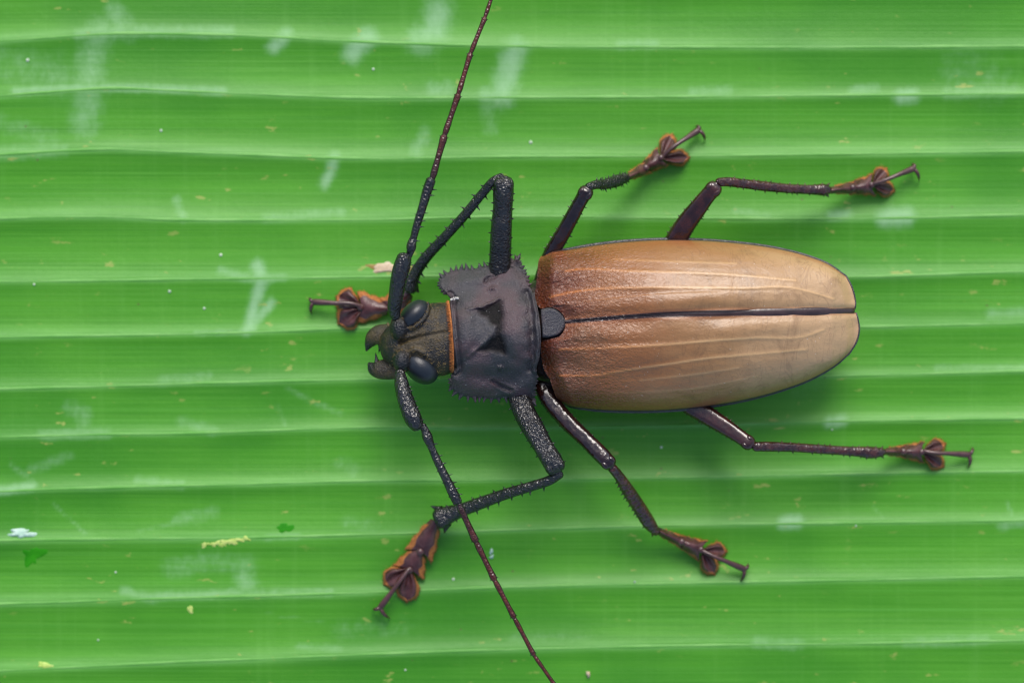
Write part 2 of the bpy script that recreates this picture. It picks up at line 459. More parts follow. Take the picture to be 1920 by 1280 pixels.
# rubbed wax marks: polylines with width and strength
BLOOM = [
    ([(190, 60), (172, 110), (168, 170), (160, 230)], 26, .55), ([(215, 20), (240, 60)], 18, .5), ([(0, 120), (60, 130), (130, 150)], 40, .35),
    ([(150, 66), (260, 60), (430, 60)], 10, .6), ([(30, 172), (160, 165), (320, 168), (420, 172)], 6, .75), ([(0, 230), (60, 250), (100, 262)], 18, .35),
    ([(0, 290), (50, 286), (120, 282)], 12, .45), ([(512, 90), (530, 72), (536, 64)], 11, .8), ([(660, 100), (690, 70)], 16, .9), ([(672, 76), (700, 72)], 10, .8),
    ([(790, 78), (815, 60), (822, 20)], 24, .75), ([(940, 180), (952, 140), (966, 95)], 20, .85), ([(910, 182), (950, 172)], 14, .7), ([(920, 240), (912, 200)], 14, .4),
    ([(608, 345), (622, 320), (626, 296)], 9, .8), ([(780, 285), (798, 250)], 12, .5), ([(810, 170), (840, 168)], 14, .5), ([(330, 375), (345, 410)], 7, .5), ([(500, 410), (640, 398)], 8, .5),
    ([(415, 508), (470, 524), (530, 520)], 7, .6), ([(484, 498), (490, 530), (478, 570), (470, 612)], 10, .9), ([(508, 568), (488, 590), (462, 620)], 8, .8), ([(370, 624), (470, 622)], 5, .8),
    ([(540, 728), (580, 750), (640, 775)], 5, .55), ([(520, 760), (535, 795)], 5, .45), ([(300, 715), (390, 705)], 10, .35), ([(130, 765), (160, 775), (150, 810)], 14, .4), ([(80, 815), (200, 812)], 9, .5), ([(340, 790), (400, 810)], 10, .4),
    ([(20, 870), (70, 910)], 4, .6), ([(0, 920), (60, 912)], 7, .8), ([(60, 880), (130, 855)], 10, .35), ([(260, 900), (340, 908)], 8, .45), ([(100, 945), (160, 1000)], 3, .6), ([(260, 995), (400, 965)], 4, .55), ([(330, 975), (400, 960)], 12, .4),
    ([(500, 1006), (560, 1004)], 5, .8), ([(320, 1065), (400, 1050), (470, 1060)], 18, .4), ([(455, 1080), (465, 1095)], 16, .6), ([(230, 1105), (290, 1122)], 7, .55), ([(280, 1118), (420, 1112)], 6, .6), ([(430, 1110), (620, 1110)], 6, .5), ([(500, 1150), (640, 1170)], 3, .45),
    ([(560, 1210), (640, 1215)], 6, .4), ([(640, 1180), (760, 1175)], 20, .25), ([(960, 1195), (1100, 1190)], 12, .25), ([(650, 980), (700, 985)], 14, .3), ([(640, 870), (660, 880)], 18, .3),
    ([(1660, 408), (1700, 406)], 14, 1.0), ([(1560, 405), (1590, 400)], 8, .7), ([(1690, 182), (1712, 178)], 11, .95), ([(1600, 170), (1640, 166)], 9, .5), ([(1800, 130), (1860, 150)], 45, .30), ([(1780, 175), (1900, 170)], 12, .45), ([(1300, 172), (1370, 170)], 9, .45), ([(1160, 85), (1230, 82)], 8, .5),
    ([(1555, 792), (1580, 788)], 9, .9), ([(1470, 980), (1495, 978)], 10, 1.0), ([(1500, 730), (1540, 720)], 20, .2), ([(1890, 940), (1900, 965)], 3, .7), ([(1640, 950), (1655, 970)], 3, .5), ([(1880, 985), (1920, 980)], 8, .5), ([(1620, 1060), (1650, 1080)], 5, .35), ([(1700, 1205), (1850, 1200)], 8, .5), ([(1420, 1205), (1500, 1208)], 10, .45),
    ([(1860, 590), (1920, 585)], 10, .45), ([(1760, 690), (1920, 690)], 7, .4), ([(1380, 395), (1440, 405)], 6, .4), ([(980, 400), (1080, 398)], 12, .25),
]
def bloom_at(X, Y):
    out = np.zeros_like(X)
    for pts, w, st in BLOOM:
        best = np.full_like(X, 1e9)
        for (ax, ay), (bx, by) in zip(pts[:-1], pts[1:]):
            dx, dy = bx-ax, by-ay; q = np.clip(((X-ax)*dx + (Y-ay)*dy)/(dx*dx+dy*dy+1e-9), 0, 1)
            best = np.minimum(best, np.hypot(X-ax-q*dx, Y-ay-q*dy))
        out = np.maximum(out, (st*0.62 if w <= 5 else st)*np.exp(-(best/(w*1.25 + 2))**2))
    return out

leaf = bpy.data.objects.new("banana_leaf", None); scene.collection.objects.link(leaf)
leaf['label'] = "large bright green banana leaf with parallel pleats under the beetle"
leaf['category'] = "leaf"
cols = np.unique(np.r_[np.linspace(-2400, -60, 60), np.linspace(-60, 1980, 330), np.linspace(1980, 4300, 60)])
mb = MB()
tb = np.array([0, .02, .045, .08, .13, .19, .26, .34, .42, .5, .58, .66, .73, .80, .86, .905, .94, .965, .985])
rows_y, rows_z, rows_c = [], [], []
for b in range(NB - 1):
    for t in tb:
        y, z = leaf_rows(b, t, cols)
        d = (1-t)*112 if t > .5 else t*112*2.6
        rows_y.append(y); rows_z.append(z); rows_c.append(np.full_like(cols, math.exp(-(d/15.0)**2)))
RY = np.array(rows_y); RZ = np.array(rows_z); RX = np.tile(cols, (len(RY), 1)); RC = np.array(rows_c)
V = np.stack([(RX-960)/100, (640-RY)/100, RZ], -1)
mb.add(V.reshape(-1, 3), grid_faces(len(RY), len(cols), False, True), bloom=bloom_at(RX, RY).ravel(), crest=RC.ravel())
blade = mb.build("blade", M['leaf'], leaf)
xs = np.linspace(-300, 2220, 127)
for b in range(15, 31):                                            # the pale vein on each fold
    y, z = leaf_rows(b, 0.0, xs)
    mbv = MB()
    w = 2.6 + 0.6*np.sin(xs*0.013 + b*1.7) + 0.5*np.sin(xs*0.041 + b)
    sweep(mbv, np.c_[xs, y - 1.0, z - 0.004, w, np.full_like(xs, 0.40)], n=190, sides=8)
    mbv.build("vein", M['vein'], leaf)

def blotch(cx, cy, rx, ry, seed, dz=0.006, h=0.012, rot=0.0, irr=0.35, n=30, rings=5, base=None):
    """irregular thin patch lying on the leaf"""
    r_ = random.Random(seed); ph = [r_.uniform(0, 6.28) for _ in range(5)]
    verts = []; cr, sr = math.cos(rot), math.sin(rot)
    for k in range(rings + 1):
        q = k / rings
        for i in range(n):
            a = 2*math.pi*i/n
            f = 1 + irr*(0.5*math.sin(2*a+ph[0]) + 0.4*math.sin(3*a+ph[1]) + 0.35*math.sin(5*a+ph[2]) + 0.25*math.sin(8*a+ph[3]))
            ux, uy = rx*f*q*math.cos(a), ry*f*q*math.sin(a)
            x, y = cx + ux*cr - uy*sr, cy + ux*sr + uy*cr
            zz = leaf_z(x, y) + (dz + h*(1-q**3) if k < rings else -0.004)
            verts.append(P(x, y, zz))
    fs = grid_faces(rings + 1, n, True)
    m = MB(); m.add(verts, fs); return m

blotch(738, 503, 44, 9, 3, 0.006, 0.008, 0.03).build("leaf_scar", M['rust'], leaf)["label"] = "rusty edge of the dry scar beside the antenna"
blotch(726, 502, 26, 11, 4, 0.012, 0.02, 0.0).build("leaf_scar", M['cream'], leaf)["label"] = "cream dry scar beside the antenna"
for i, (x, y, a, c_) in enumerate([(384, 1021, 6, 5), (402, 1019, 8, 5), (418, 1019, 9, 6), (433, 1015, 12, 7), (448, 1011, 9, 4), (462, 1009, 6, 4)]):
    blotch(x, y, a*1.15, c_, 10+i, 0.006, 0.008, 0.0, 0.6).build("leaf_scar", M['yellow'], leaf)
blotch(357, 1142, 5, 9, 21, 0.006, 0.01).build("leaf_scar", M['yellow'], leaf)
blotch(84, 1246, 14, 6, 22, 0.006, 0.008).build("leaf_scar", M['yellow'], leaf)
blotch(40, 999, 25, 8, 23, 0.01, 0.03, -0.1, 0.5).build("white_crust", M['white'], leaf)

def thing_tag(o, label, cat, group=None):
    o['label'] = label; o['category'] = cat
    if group: o['group'] = group
blo = blotch(535, 989, 16, 9, 31, 0.004, 0.006, -0.25, 0.35)
thing_tag(blo.build("leaf_scrap", M['scrap']), "small dark green leaf scrap right of the yellow torn mark", "leaf scrap")
blo = blotch(62, 1041, 18, 19, 33, 0.004, 0.006, 0.5, 0.55)
thing_tag(blo.build("leaf_scrap", M['scrap']), "ragged green leaf scrap below the white crust near the left edge", "leaf scrap")
def flake(cx, cy, rx, ry, seed, rot, h=0.06):
    m = blotch(cx, cy, rx, ry, seed, 0.02, h, rot, 0.45, 18, 4); return m
fl = flake(921, 1033, 2.6, 7, 41, 0.1, 0.03); b2 = flake(922, 1043, 4, 4, 42, 0.4, 0.03)
fl.add(np.concatenate(b2.v), b2.f)
thing_tag(fl.build("white_flake", M['white']), "tiny white flake on the leaf beside the lower antenna", "flake")
thing_tag(flake(1103, 1263, 4, 6, 43, 0.2).build("pale_crumb", M['cream']), "small pale crumb on the leaf near the bottom edge", "crumb")
md = MB()
for (x, y, r_) in [(64, 533, 3.5), (187, 1016, 3.2), (217, 1072, 3.2), (127, 658, 4), (52, 113, 5), (557, 33, 5.5), (414, 478, 4.5), (556, 454, 4.5), (318, 546, 4.5), (492, 1238, 3.2), (995, 267, 5), (305, 430, 4), (302, 245, 4), (235, 384, 4), (184, 1199, 3.2), (596, 885, 3), (1560, 805, 3), (1447, 903, 3), (1605, 985, 3), (1367, 118, 5), (700, 130, 4), (46, 12, 5), (383, 578, 4), (1080, 720, 0.5), (1190, 1090, 3.5), (660, 890, 5), (850, 1085, 4), (775, 1265, 3.5), (760, 1255, 3), (1042, 927, 4), (1240, 838, 4)][::2]:
    z = leaf_z(x, y); c = P(x, y, z + 0.006); r_ *= 0.72
    ellipsoid(md, c, ((r_/100, 0, 0), (0, r_/100, 0), (0, 0, r_/260)), 6, 10)
dust = md.build("dust_specks", mat_plain("pale dust", (0.25, 0.42, 0.22), (0.5, 0.6, 0.42), 3, 0.5)); dust['kind'] = 'stuff'; dust['label'] = "pale dust specks scattered over the leaf"; dust['category'] = "dust"

# ------------------------------------------------------------------ the beetle
root = bpy.data.objects.new("beetle", None); scene.collection.objects.link(root)
root.location = P(1180, 610, 0.0)
thing_tag(root, "large longhorn beetle with tan wing cases and spiny black thorax on the leaf", "beetle")
bpy.context.view_layer.update()

# trunk under the wing cases: thorax, abdomen and leg sockets in one skin
mb = MB()
sweep(mb, [(838, 633, 1.18, 58, .75), (880, 630, 1.10, 74, .78), (950, 625, 1.0, 84, .76), (985, 622, .96, 88, .62), (1010, 621, .95, 96, .56), (1040, 620, .96, 114, .58), (1100, 615, .95, 128, .62), (1250, 610, .95, 138, .58), (1400, 604, .92, 124, .56), (1520, 596, .90, 88, .6), (1580, 590, .90, 44, .7)], n=60, sides=28)
for (x, y) in [(945, 560), (965, 690), (1020, 545), (1030, 690), (1235, 540), (1235, 690)]:
    ellipsoid(mb, P(x, y, 0.72), ((.3, 0, 0), (0, .3, 0), (0, 0, .3)), 10, 14)
body = mb.build("body", M['body'], root); remesh(body, 0.045, 4)

# ---- coons patch between four traced edges (photo pixels)
def coons(left, right, top, bottom, nu, nv, su=None, sv=None):
    """u runs from left edge to right edge, v from top edge to bottom edge"""
    u = np.linspace(0, 1, nu) if su is None else su; v = np.linspace(0, 1, nv) if sv is None else sv
    def samp(e, q):
        s = spline(np.asarray(e, float), 400); d = np.r_[0, np.cumsum(np.linalg.norm(np.diff(s, axis=0), axis=1))]; d /= d[-1]
        return np.stack([np.interp(q, d, s[:, 0]), np.interp(q, d, s[:, 1])], -1)
    Lp, Rp, Tp, Bp = samp(left, v), samp(right, v), samp(top, u), samp(bottom, u)
    U = u[:, None, None]; W = v[None, :, None]
    return ((1-U)*Lp[None] + U*Rp[None] + (1-W)*Tp[:, None] + W*Bp[:, None]
            - ((1-U)*(1-W)*Lp[0] + U*(1-W)*Rp[0] + (1-U)*W*Lp[-1] + U*W*Rp[-1])), u, v

def dist_poly(X, Y, pts):
    best = np.full_like(X, 1e9)
    for (ax, ay), (bx, by) in zip(pts[:-1], pts[1:]):
        dx, dy = bx-ax, by-ay; q = np.clip(((X-ax)*dx + (Y-ay)*dy)/(dx*dx+dy*dy+1e-9), 0, 1)
        best = np.minimum(best, np.hypot(X-ax-q*dx, Y-ay-q*dy))
    return best
def in_poly(X, Y, pts):
    ins = np.zeros(X.shape, bool); n = len(pts); j = n-1
    for i in range(n):
        xi, yi = pts[i]; xj, yj = pts[j]
        ins ^= ((yi > Y) != (yj > Y)) & (X < (xj-xi)*(Y-yi)/(yj-yi+1e-12) + xi); j = i
    return ins
def soft_poly(X, Y, pts, w):
    d = dist_poly(X, Y, pts + [pts[0]])
    return smooth(-w, w, np.where(in_poly(X, Y, pts), d, -d))

# ---- pronotum
PL = [(829, 518), (823, 531), (826, 541), (834, 550), (843, 558), (843, 573), (845, 599), (849, 642), (854, 680), (855, 692), (848, 703), (843, 716), (846, 727)]
PT = [(829, 518), (841, 510), (862, 505), (886, 504), (912, 498), (933, 495), (952, 491), (972, 484)]
PR = [(972, 484), (980, 502), (989, 520), (993, 535), (1003, 557), (1010, 589), (1014, 626), (1012, 666), (1006, 692), (1007, 706), (1003, 732), (1002, 754)]
PB = [(846, 727), (856, 736), (872, 743), (899, 745), (926, 748), (952, 745), (981, 752), (1002, 754)]
G, gu, gv = coons(PL, PR, PT, PB, 110, 150)
X, Y = G[..., 0], G[..., 1]
mid = 633 + (X-848)*(-10/165.0)
t = np.abs(Y - mid)/128.0
PITU = [(892, 581), (915, 573), (938, 562), (942, 589), (941, 612), (932, 612), (918, 601)]
PITL = [(897, 657), (915, 643), (931, 626), (941, 622), (946, 645), (949, 667), (926, 661)]
def pron_z(X, Y):
    mid = 633 + (X-848)*(-10/165.0); t = np.abs(Y-mid)/128.0
    z = 1.25 + 0.70*(1 - smooth(0.0, 1.0, t*0.95)) + 0.06*np.exp(-((t-0.45)/0.16)**2)
    z += -0.10*smooth(880, 842, X) * (1 - smooth(0.45, 0.65, t))                       # falls to the neck
    z += -0.10*smooth(0.78, 1.02, t)                                                    # drooping flange
    Xo, Yo = X, Y
    wx = np.vectorize(lambda a, b: mnoise.noise(Vector((a*0.06, b*0.06, 7.0))))(X, Y); wy = np.vectorize(lambda a, b: mnoise.noise(Vector((a*0.06, b*0.06, 9.0))))(X, Y)
    X = X + 4*wx; Y = Y + 4*wy
    pit = np.maximum(soft_poly(X, Y, PITU, 9), soft_poly(X, Y, PITL, 9))
    strip = np.exp(-(dist_poly(X, Y, [(935, 600), (936, 626)])/7)**2)
    z += -0.055*np.maximum(pit, strip*0.8)
    z += 0.055*np.exp(-(dist_poly(X, Y, [(876, 578), (899, 577), (917, 570), (937, 560)])/3.2)**2)
    z += 0.045*np.exp(-(dist_poly(X, Y, [(878, 668), (898, 652), (920, 631)])/5)**2)
    z += 0.015*np.exp(-(dist_poly(X, Y, [(896, 661), (926, 664), (952, 670)])/3.5)**2)
    for ln, dd in (([(850, 566), (864, 575), (880, 578)], .05), ([(857, 688), (868, 676), (880, 668)], .05), ([(880, 578), (892, 590), (897, 606)], .025), ([(897, 657), (890, 645)], .02), ([(955, 575), (985, 545)], .03), ([(960, 672), (992, 690)], .03)):
        z += -dd*np.exp(-(dist_poly(X, Y, ln)/9)**2)
    for ln in ([(846, 535), (875, 525), (900, 522)], [(862, 715), (890, 722), (915, 726)], [(960, 510), (975, 530)], [(965, 735), (990, 715)]):
        z += 0.06*np.exp(-(dist_poly(X, Y, ln)/13)**2)
    z += 0.08*np.exp(-(np.hypot(X-866, (Y-600)*0.7)/20)**2) + 0.06*np.exp(-(np.hypot(X-870, (Y-640)*0.6)/22)**2)
    z += 0.06*np.exp(-(np.hypot((X-962), (Y-600)*0.5)/18)**2) + 0.06*np.exp(-(np.hypot((X-968), (Y-650)*0.5)/18)**2)
    for cx, cy in ((923, 541), (937, 691)):                                             # shiny knobs
        z += 0.085*np.exp(-(np.hypot((X-cx)/7.5, (Y-cy)/5.0))**2)*(1 + 0.5*wx)
    for ln in ([(910, 527), (925, 517), (947, 504)], [(923, 715), (940, 724), (960, 734)]):
        d = dist_poly(X + 4*wy, Y + 4*wx, ln); z += -0.03*np.exp(-(d/3.0)**2) + 0.02*np.exp(-((d-6)/3)**2)
    gr = dist_poly(X, Y, [(987, 548), (993, 575), (996, 605), (999, 640), (998, 672), (994, 690)])
    z += -0.065*np.exp(-(gr/(6.5 + 2*wx))**2)*(1 + 0.8*wy) - 0.03*np.exp(-(gr/16)**2)
    gr2 = dist_poly(X, Y, PR[4:9]); z += 0.060*np.exp(-((gr2-5)/4.0)**2)
    X, Y = Xo, Yo
    # raised bead and groove along the neck collar
    fr = dist_poly(X, Y, PL[4:10]); z += -0.05*np.exp(-((fr-9)/3.5)**2) + 0.02*np.exp(-((fr-3)/3)**2)
    return z, np.maximum(pit, strip*0.8), np.exp(-(gr/7.0)**2)
Z, PIT, GRV = pron_z(X, Y)
wob = np.array([[mnoise.noise(Vector((a*0.03, b*0.03, 1.3))) for a, b in zip(ra, rb)] for ra, rb in zip(X, Y)])
Z += 0.035*wob
WR = np.exp(-(dist_poly(X, Y, [(910, 527), (925, 517), (947, 504)])/6)**2) + np.exp(-(dist_poly(X, Y, [(923, 715), (940, 724), (960, 734)])/6)**2)
for cx, cy in ((923, 541), (937, 691)): WR += np.exp(-(np.hypot(X-cx, Y-cy)/10)**2)
nu, nv = Z.shape
edge = np.minimum.reduce([np.broadcast_to(gu[:, None], Z.shape), np.broadcast_to(1-gu[:, None], Z.shape), np.broadcast_to(gv[None], Z.shape), np.broadcast_to(1-gv[None], Z.shape)])
Z = Z - 0.05*(1 - smooth(0, 0.022, edge))                           # rounded rim
ZB = Z - 0.03 - 0.16*smooth(0, 0.12, edge)                          # underside
top = Pa(X, Y, Z).reshape(-1, 3); bot = Pa(X, Y, ZB).reshape(-1, 3)
mb = MB()
fs = grid_faces(nu, nv, False, True); N0 = nu*nv
fb = [tuple(i + N0 for i in f[::-1]) for f in fs]
ring = [i*nv for i in range(nu)] + [(nu-1)*nv + j for j in range(1, nv)] + [i*nv + nv-1 for i in range(nu-2, -1, -1)] + [j for j in range(nv-2, 0, -1)]
side = [(ring[i], ring[(i+1) % len(ring)], ring[(i+1) % len(ring)]+N0, ring[i]+N0) for i in range(len(ring))]
mb.add(np.concatenate([top, bot]), fs + fb + side, pit=np.r_[np.clip(PIT*1.15, 0, 1).ravel(), np.zeros(N0)], gloss=np.r_[np.clip(GRV + 0.8*WR + 0.9*np.exp(-(dist_poly(X, Y, [(876, 578), (899, 577), (917, 570), (937, 560)])/6)**2) + 0.9*np.exp(-(dist_poly(X, Y, [(878, 668), (898, 652), (920, 631)])/7)**2), 0, 1).ravel(), np.zeros(N0)], wrinkle=np.r_[WR.ravel(), np.zeros(N0)])
# teeth along the sides
def teeth(edge_pts, sign, step, L0, L1, ends=(0.0, 1.0)):
    e = spline(np.asarray(edge_pts, float), 300); d = np.r_[0, np.cumsum(np.linalg.norm(np.diff(e, axis=0), axis=1))]
    q = d[-1]*ends[0]
    while q < d[-1]*ends[1]:
        x, y = np.interp(q, d, e[:, 0]), np.interp(q, d, e[:, 1]); x2, y2 = np.interp(q+1.5, d, e[:, 0]), np.interp(q+1.5, d, e[:, 1])
        tx, ty = x2-x, y2-y; l = math.hypot(tx, ty) + 1e-9; nx, ny = sign*ty/l, -sign*tx/l
        z = float(pron_z(np.array([x]), np.array([y]))[0][0]) - 0.045
        L = random.uniform(L0, L1); lean = random.uniform(-0.25, 0.25)
        cone(mb, P(x - nx*3, y - ny*3, z), P(x + (nx + tx/l*lean)*L, y + (ny + ty/l*lean)*L, z + 0.015), random.uniform(5.0, 7.0)/100)
        q += step*random.uniform(0.7, 1.35)
teeth(PT, 1, 11.5, 8, 12.5); teeth(PB, -1, 10.5, 8.5, 12.5)
teeth(PL[:4], -1, 6, 4, 6); teeth(PL[-4:], -1, 6, 3, 5); teeth(PR[:4], 1, 6, 3.5, 6); teeth(PR[-3:], 1, 7, 3, 5)
for bx, by, tx, ty in ((970, 486, 977, 474), (1000, 752, 1006, 762)): cone(mb, P(bx, by, 1.25), P(tx, ty, 1.27), 0.05)
pron = mb.build("pronotum", M['pron'], root)

# ---- elytra
def elytron(name, base, apex, suture, lateral, ribs, nu=260, nv=96):
    q = np.linspace(0, 1, nu); su = q + 0.0
    sv = np.unique(np.r_[np.linspace(0, 0.05, 9), np.linspace(0.05, 0.93, 72), np.linspace(0.93, 1, 15)])
    Gd, u, v = coons(base, apex, suture, lateral, nu, 0, None, sv)
    X, Y = Gd[..., 0], Gd[..., 1]
    S = np.clip((X - 1003)/605.0, 0, 1)
    Tn = np.broadcast_to(v[None], X.shape); Un = np.broadcast_to(u[:, None], X.shape)
    zt = np.interp(S, [0, .05, .15, .35, .6, .8, .92, 1], [1.78, 1.93, 2.0, 2.06, 2.02, 1.84, 1.62, 1.30])
    ze = np.interp(S, [0, .1, .3, .7, 1], [1.16, 1.08, 0.98, 0.98, 1.18])
    prof = (1 - Tn**2.6)**0.62
    Z = ze + (zt-ze)*prof
    Z += -0.05*np.exp(-(Tn/0.09)**2)                                             # dips to the suture
    Z -= (zt - ze)*0.55*prof*smooth(0.94, 1.0, Un)**2*(0.35 + 0.65*smooth(0, 0.35, Tn))                            # apex rolls over
    Z -= (0.08 + 0.20*smooth(0.25, 0.6, Tn))*(1 - smooth(0.0, 0.06, Un))                                      # base edge rolls under
    Z += 0.10*np.exp(-(np.hypot((S-0.05)/0.05, (Tn-0.80)/0.14))**2)              # shoulder boss
    Z -= 0.07*np.exp(-(np.hypot((S-0.10)/0.09, (Tn-0.55)/0.10))**2) + 0.06*np.exp(-(np.hypot((S-0.16)/0.09, (Tn-0.93)/0.08))**2)
    rib = np.zeros_like(X)
    for pts, w, st in ribs:
        e = spline(np.asarray(pts, float), 60); d = dist_poly(X, Y, [tuple(p) for p in e])
        rib = np.maximum(rib, st*np.exp(-(d/(w*0.85))**2)); Z += 0.010*st*np.exp(-(d/(w*1.7))**2)
    wv = np.array([[mnoise.noise(Vector((a*0.010, b*0.022, 4.0))) for a, b in zip(ra, rb)] for ra, rb in zip(X, Y)])
    Z += 0.045*wv*(1 - Tn**6)*smooth(0, .05, Tn)*(1 - smooth(.9, 1, Un))
    mb = MB(); n1, n2 = X.shape
    fs = grid_faces(n1, n2, False, True)
    if np.mean(Y[:, -1]) < np.mean(Y[:, 0]): fs = [f[::-1] for f in fs]
    mb.add(Pa(X, Y, Z).reshape(-1, 3), fs, s=S.ravel(), t=Tn.ravel(), rib=rib.ravel())
    o = mb.build(name, M['ely'], root)
    # raised dark side margin, running on round the tip
    ed = [(X[i, -1], Y[i, -1], Z[i, -1] - 0.015) for i in range(2, n1, 6)] + [(X[-1, j], Y[-1, j], Z[-1, j] - 0.01) for j in range(n2-1, 1, -6)]
    m2 = MB(); e = np.array(ed); wd = np.interp(np.arange(len(e)), [0, 6, 16, 30, 44, 60], [2.0, 3.6, 3.4, 2.6, 2.2, 1.5])
    sweep(m2, np.c_[e, wd, np.full(len(e), 1.3)], n=170, sides=8)
    m2.build("elytron_margin", M['margin'], o)
    return o
elytron("elytron",
    [(1061, 602), (1057, 592), (1045, 580), (1028, 575), (1014, 578), (1006, 569), (1003, 552), (1005, 535), (1008, 508), (1011, 486), (1016, 478)],
    [(1603, 579.5), (1604, 568), (1602, 555), (1597, 538), (1587, 519)],
    [(1061, 602), (1137, 595), (1243, 587), (1350, 583.5), (1491, 581), (1603, 579.5)],
    [(1016, 478), (1031, 472), (1066, 467), (1102, 461), (1137, 456), (1208, 450), (1296, 449), (1385, 455), (1456, 465), (1509, 478), (1555, 496), (1587, 519)],
    [([(1060, 508), (1084, 505), (1172, 508), (1279, 511), (1385, 516), (1491, 526)], 2.0, .9), ([(1031, 557), (1066, 549), (1119, 542), (1208, 539), (1314, 539), (1403, 540), (1474, 538), (1527, 549), (1562, 560)], 2.2, 1.0),
     ([(1150, 486), (1172, 487), (1279, 491), (1380, 494)], 2.0, .55)])
elytron("elytron",
    [(1061, 604), (1058, 618), (1049, 630), (1032, 635), (1016, 640), (1014, 655), (1016, 675), (1020, 692), (1031, 711), (1037, 729), (1045, 748), (1054, 756)],
    [(1605, 585.5), (1609, 600), (1611, 618), (1606, 640), (1594, 660)],
    [(1061, 604), (1137, 598), (1243, 592), (1350, 590), (1491, 588), (1605, 585.5)],
    [(1054, 756), (1066, 761), (1102, 767), (1172, 771), (1243, 770), (1314, 764), (1385, 753), (1456, 735), (1527, 708), (1570, 682), (1594, 660)],
    [([(1049, 655), (1137, 652), (1243, 646), (1314, 640), (1420, 633), (1509, 630), (1544, 618)], 2.2, 1.0), ([(1049, 704), (1119, 703), (1172, 694), (1261, 681), (1314, 673), (1420, 663), (1509, 655)], 2.2, .9),
     ([(1200, 713), (1226, 710), (1314, 700), (1385, 689)], 2.0, .5), ([(1150, 737), (1300, 728), (1420, 705)], 2.0, .35)])

mb = MB()                                                             # dark strip that closes the seam between the wing cases
sweep(mb, [(1055, 603, 1.83, 2.5, .6), (1137, 596.5, 1.92, 3.5, .5), (1243, 590, 1.95, 5.5, .4), (1350, 587, 1.93, 7, .35), (1491, 584.5, 1.76, 8, .35), (1560, 583, 1.54, 7, .4), (1601, 582, 1.27, 5, .5)], n=80, sides=10)
mb.build("seam_strip", mat_black("seam dark brown", (0.030, 0.014, 0.012), (0.05, 0.024, 0.022), 0.3, 14, 0.2, 0.01), root)

# ---- scutellum
SC = [(1014, 580), (1026, 577), (1040, 578), (1052, 586), (1060, 598), (1061, 608), (1056, 620), (1046, 629), (1030, 633), (1016, 633)]
e = spline(np.asarray(SC, float), 60); cx, cy = 1030, 606
mb = MB(); ring_n = 9; vv = []; 
for k in range(ring_n + 1):
    q = k/ring_n
    for x, y in e: vv.append(P(cx + (x-cx)*q, cy + (y-cy)*q, 1.87 + 0.012*q**8 - (0.10 if k == ring_n else 0.0)))
mb.add(vv, grid_faces(ring_n+1, 60, True, True), pit=0.0, wrinkle=0.0)
mb.build("scutellum", M['pron'], root)

# ---- head
mb = MB()
def hsec(rows): return [(x, y, z, w, h) for x, y, z, w, h in rows]
sweep(mb, hsec([(862, 633, 1.32, 62, .78), (845, 632, 1.34, 65, .76), (820, 636, 1.34, 69, .74), (795, 640, 1.32, 66, .74), (772, 643, 1.30, 55, .84), (752, 647, 1.26, 46, .9), (738, 650, 1.18, 38, .95)]), n=40, sides=36, power=2.3)
ellipsoid(mb, P(749, 614, 1.66), ((.17, .06, 0), (-.05, .23, 0), (0, 0, .22)), 16, 20)      # antenna sockets
ellipsoid(mb, P(754, 676, 1.64), ((.17, -.03, 0), (.02, .23, 0), (0, 0, .22)), 16, 20)
ellipsoid(mb, P(776, 634, 1.62), ((.24, .07, 0), (-.03, .12, 0), (0, 0, .17)), 16, 20)
ellipsoid(mb, P(780, 657, 1.60), ((.24, .09, 0), (-.04, .12, 0), (0, 0, .17)), 16, 20)
sweep(mb, [(803, 568, 1.62, 3.5), (800, 588, 1.74, 4.5), (791, 601, 1.80, 4.5), (776, 613, 1.80, 4.5), (760, 617, 1.72, 3.5)], n=30, sides=10)
sweep(mb, [(763, 665, 1.72, 3.5), (776, 655, 1.79, 4.5), (793, 661, 1.80, 4.5), (809, 675, 1.72, 4.5), (820, 697, 1.60, 3.5)], n=30, sides=10)
head = mb.build("head", M['head'], root); remesh(head, 0.022, 5)
# pressed-in midline
me = head.data; co = np.empty(len(me.vertices)*3); me.vertices.foreach_get('co', co); co = co.reshape(-1, 3)
wx = co + np.array(root.location); kk = 100*H/(H - wx[:, 2]); px = wx[:, 0]*kk + 960; py = 640 - wx[:, 1]*kk
dl = dist_poly(px, py, [(745, 645), (752, 642), (770, 636), (790, 631), (842, 622)])
dep = np.interp(px, [745, 752, 775, 800, 842, 850], [0, .10, .08, .035, .02, 0])
up_ = smooth(1.3, 1.5, wx[:, 2]); co[:, 2] -= dep*np.exp(-(dl/3.6)**2)*up_
me.vertices.foreach_set('co', co.ravel()); me.update()
sk = np.maximum(np.exp(-(np.hypot(px-748, py-613)/19)**4), np.exp(-(np.hypot(px-754, py-677)/19)**4))
sk = np.maximum(sk, 0.55*smooth(815, 850, px))
at = me.attributes.new('socket', 'FLOAT', 'POINT'); at.data.foreach_set('value', sk.astype(np.float32))
for (x, y, z, a, L, W, Hh) in ((777, 591.5, 1.56, 46, 33.5, 23, .30), (789, 688, 1.50, -42, 36.5, 27, .32)):
    mb = MB(); ca, sa = math.cos(R(a)), math.sin(R(a))
    ellipsoid(mb, P(x, y, z), ((ca*L/100, sa*L/100, 0), (-sa*W/100, ca*W/100, 0), (0, 0, Hh)), 26, 36)
    mb.build("eye", M['eye'], head)
mb = MB()
sweep(mb, [(744, 630, 1.15, 22, .8), (724, 628, 1.17, 21, .75), (710, 629, 1.16, 19.5, .7), (700, 634, 1.13, 16, .7), (692, 645, 1.08, 9, .8), (687, 657, 1.05, 2, 1)], n=26, sides=16)
mb.attrs["socket"] = [smooth(0.55, 0.85, mb.attrs["u"][0])]
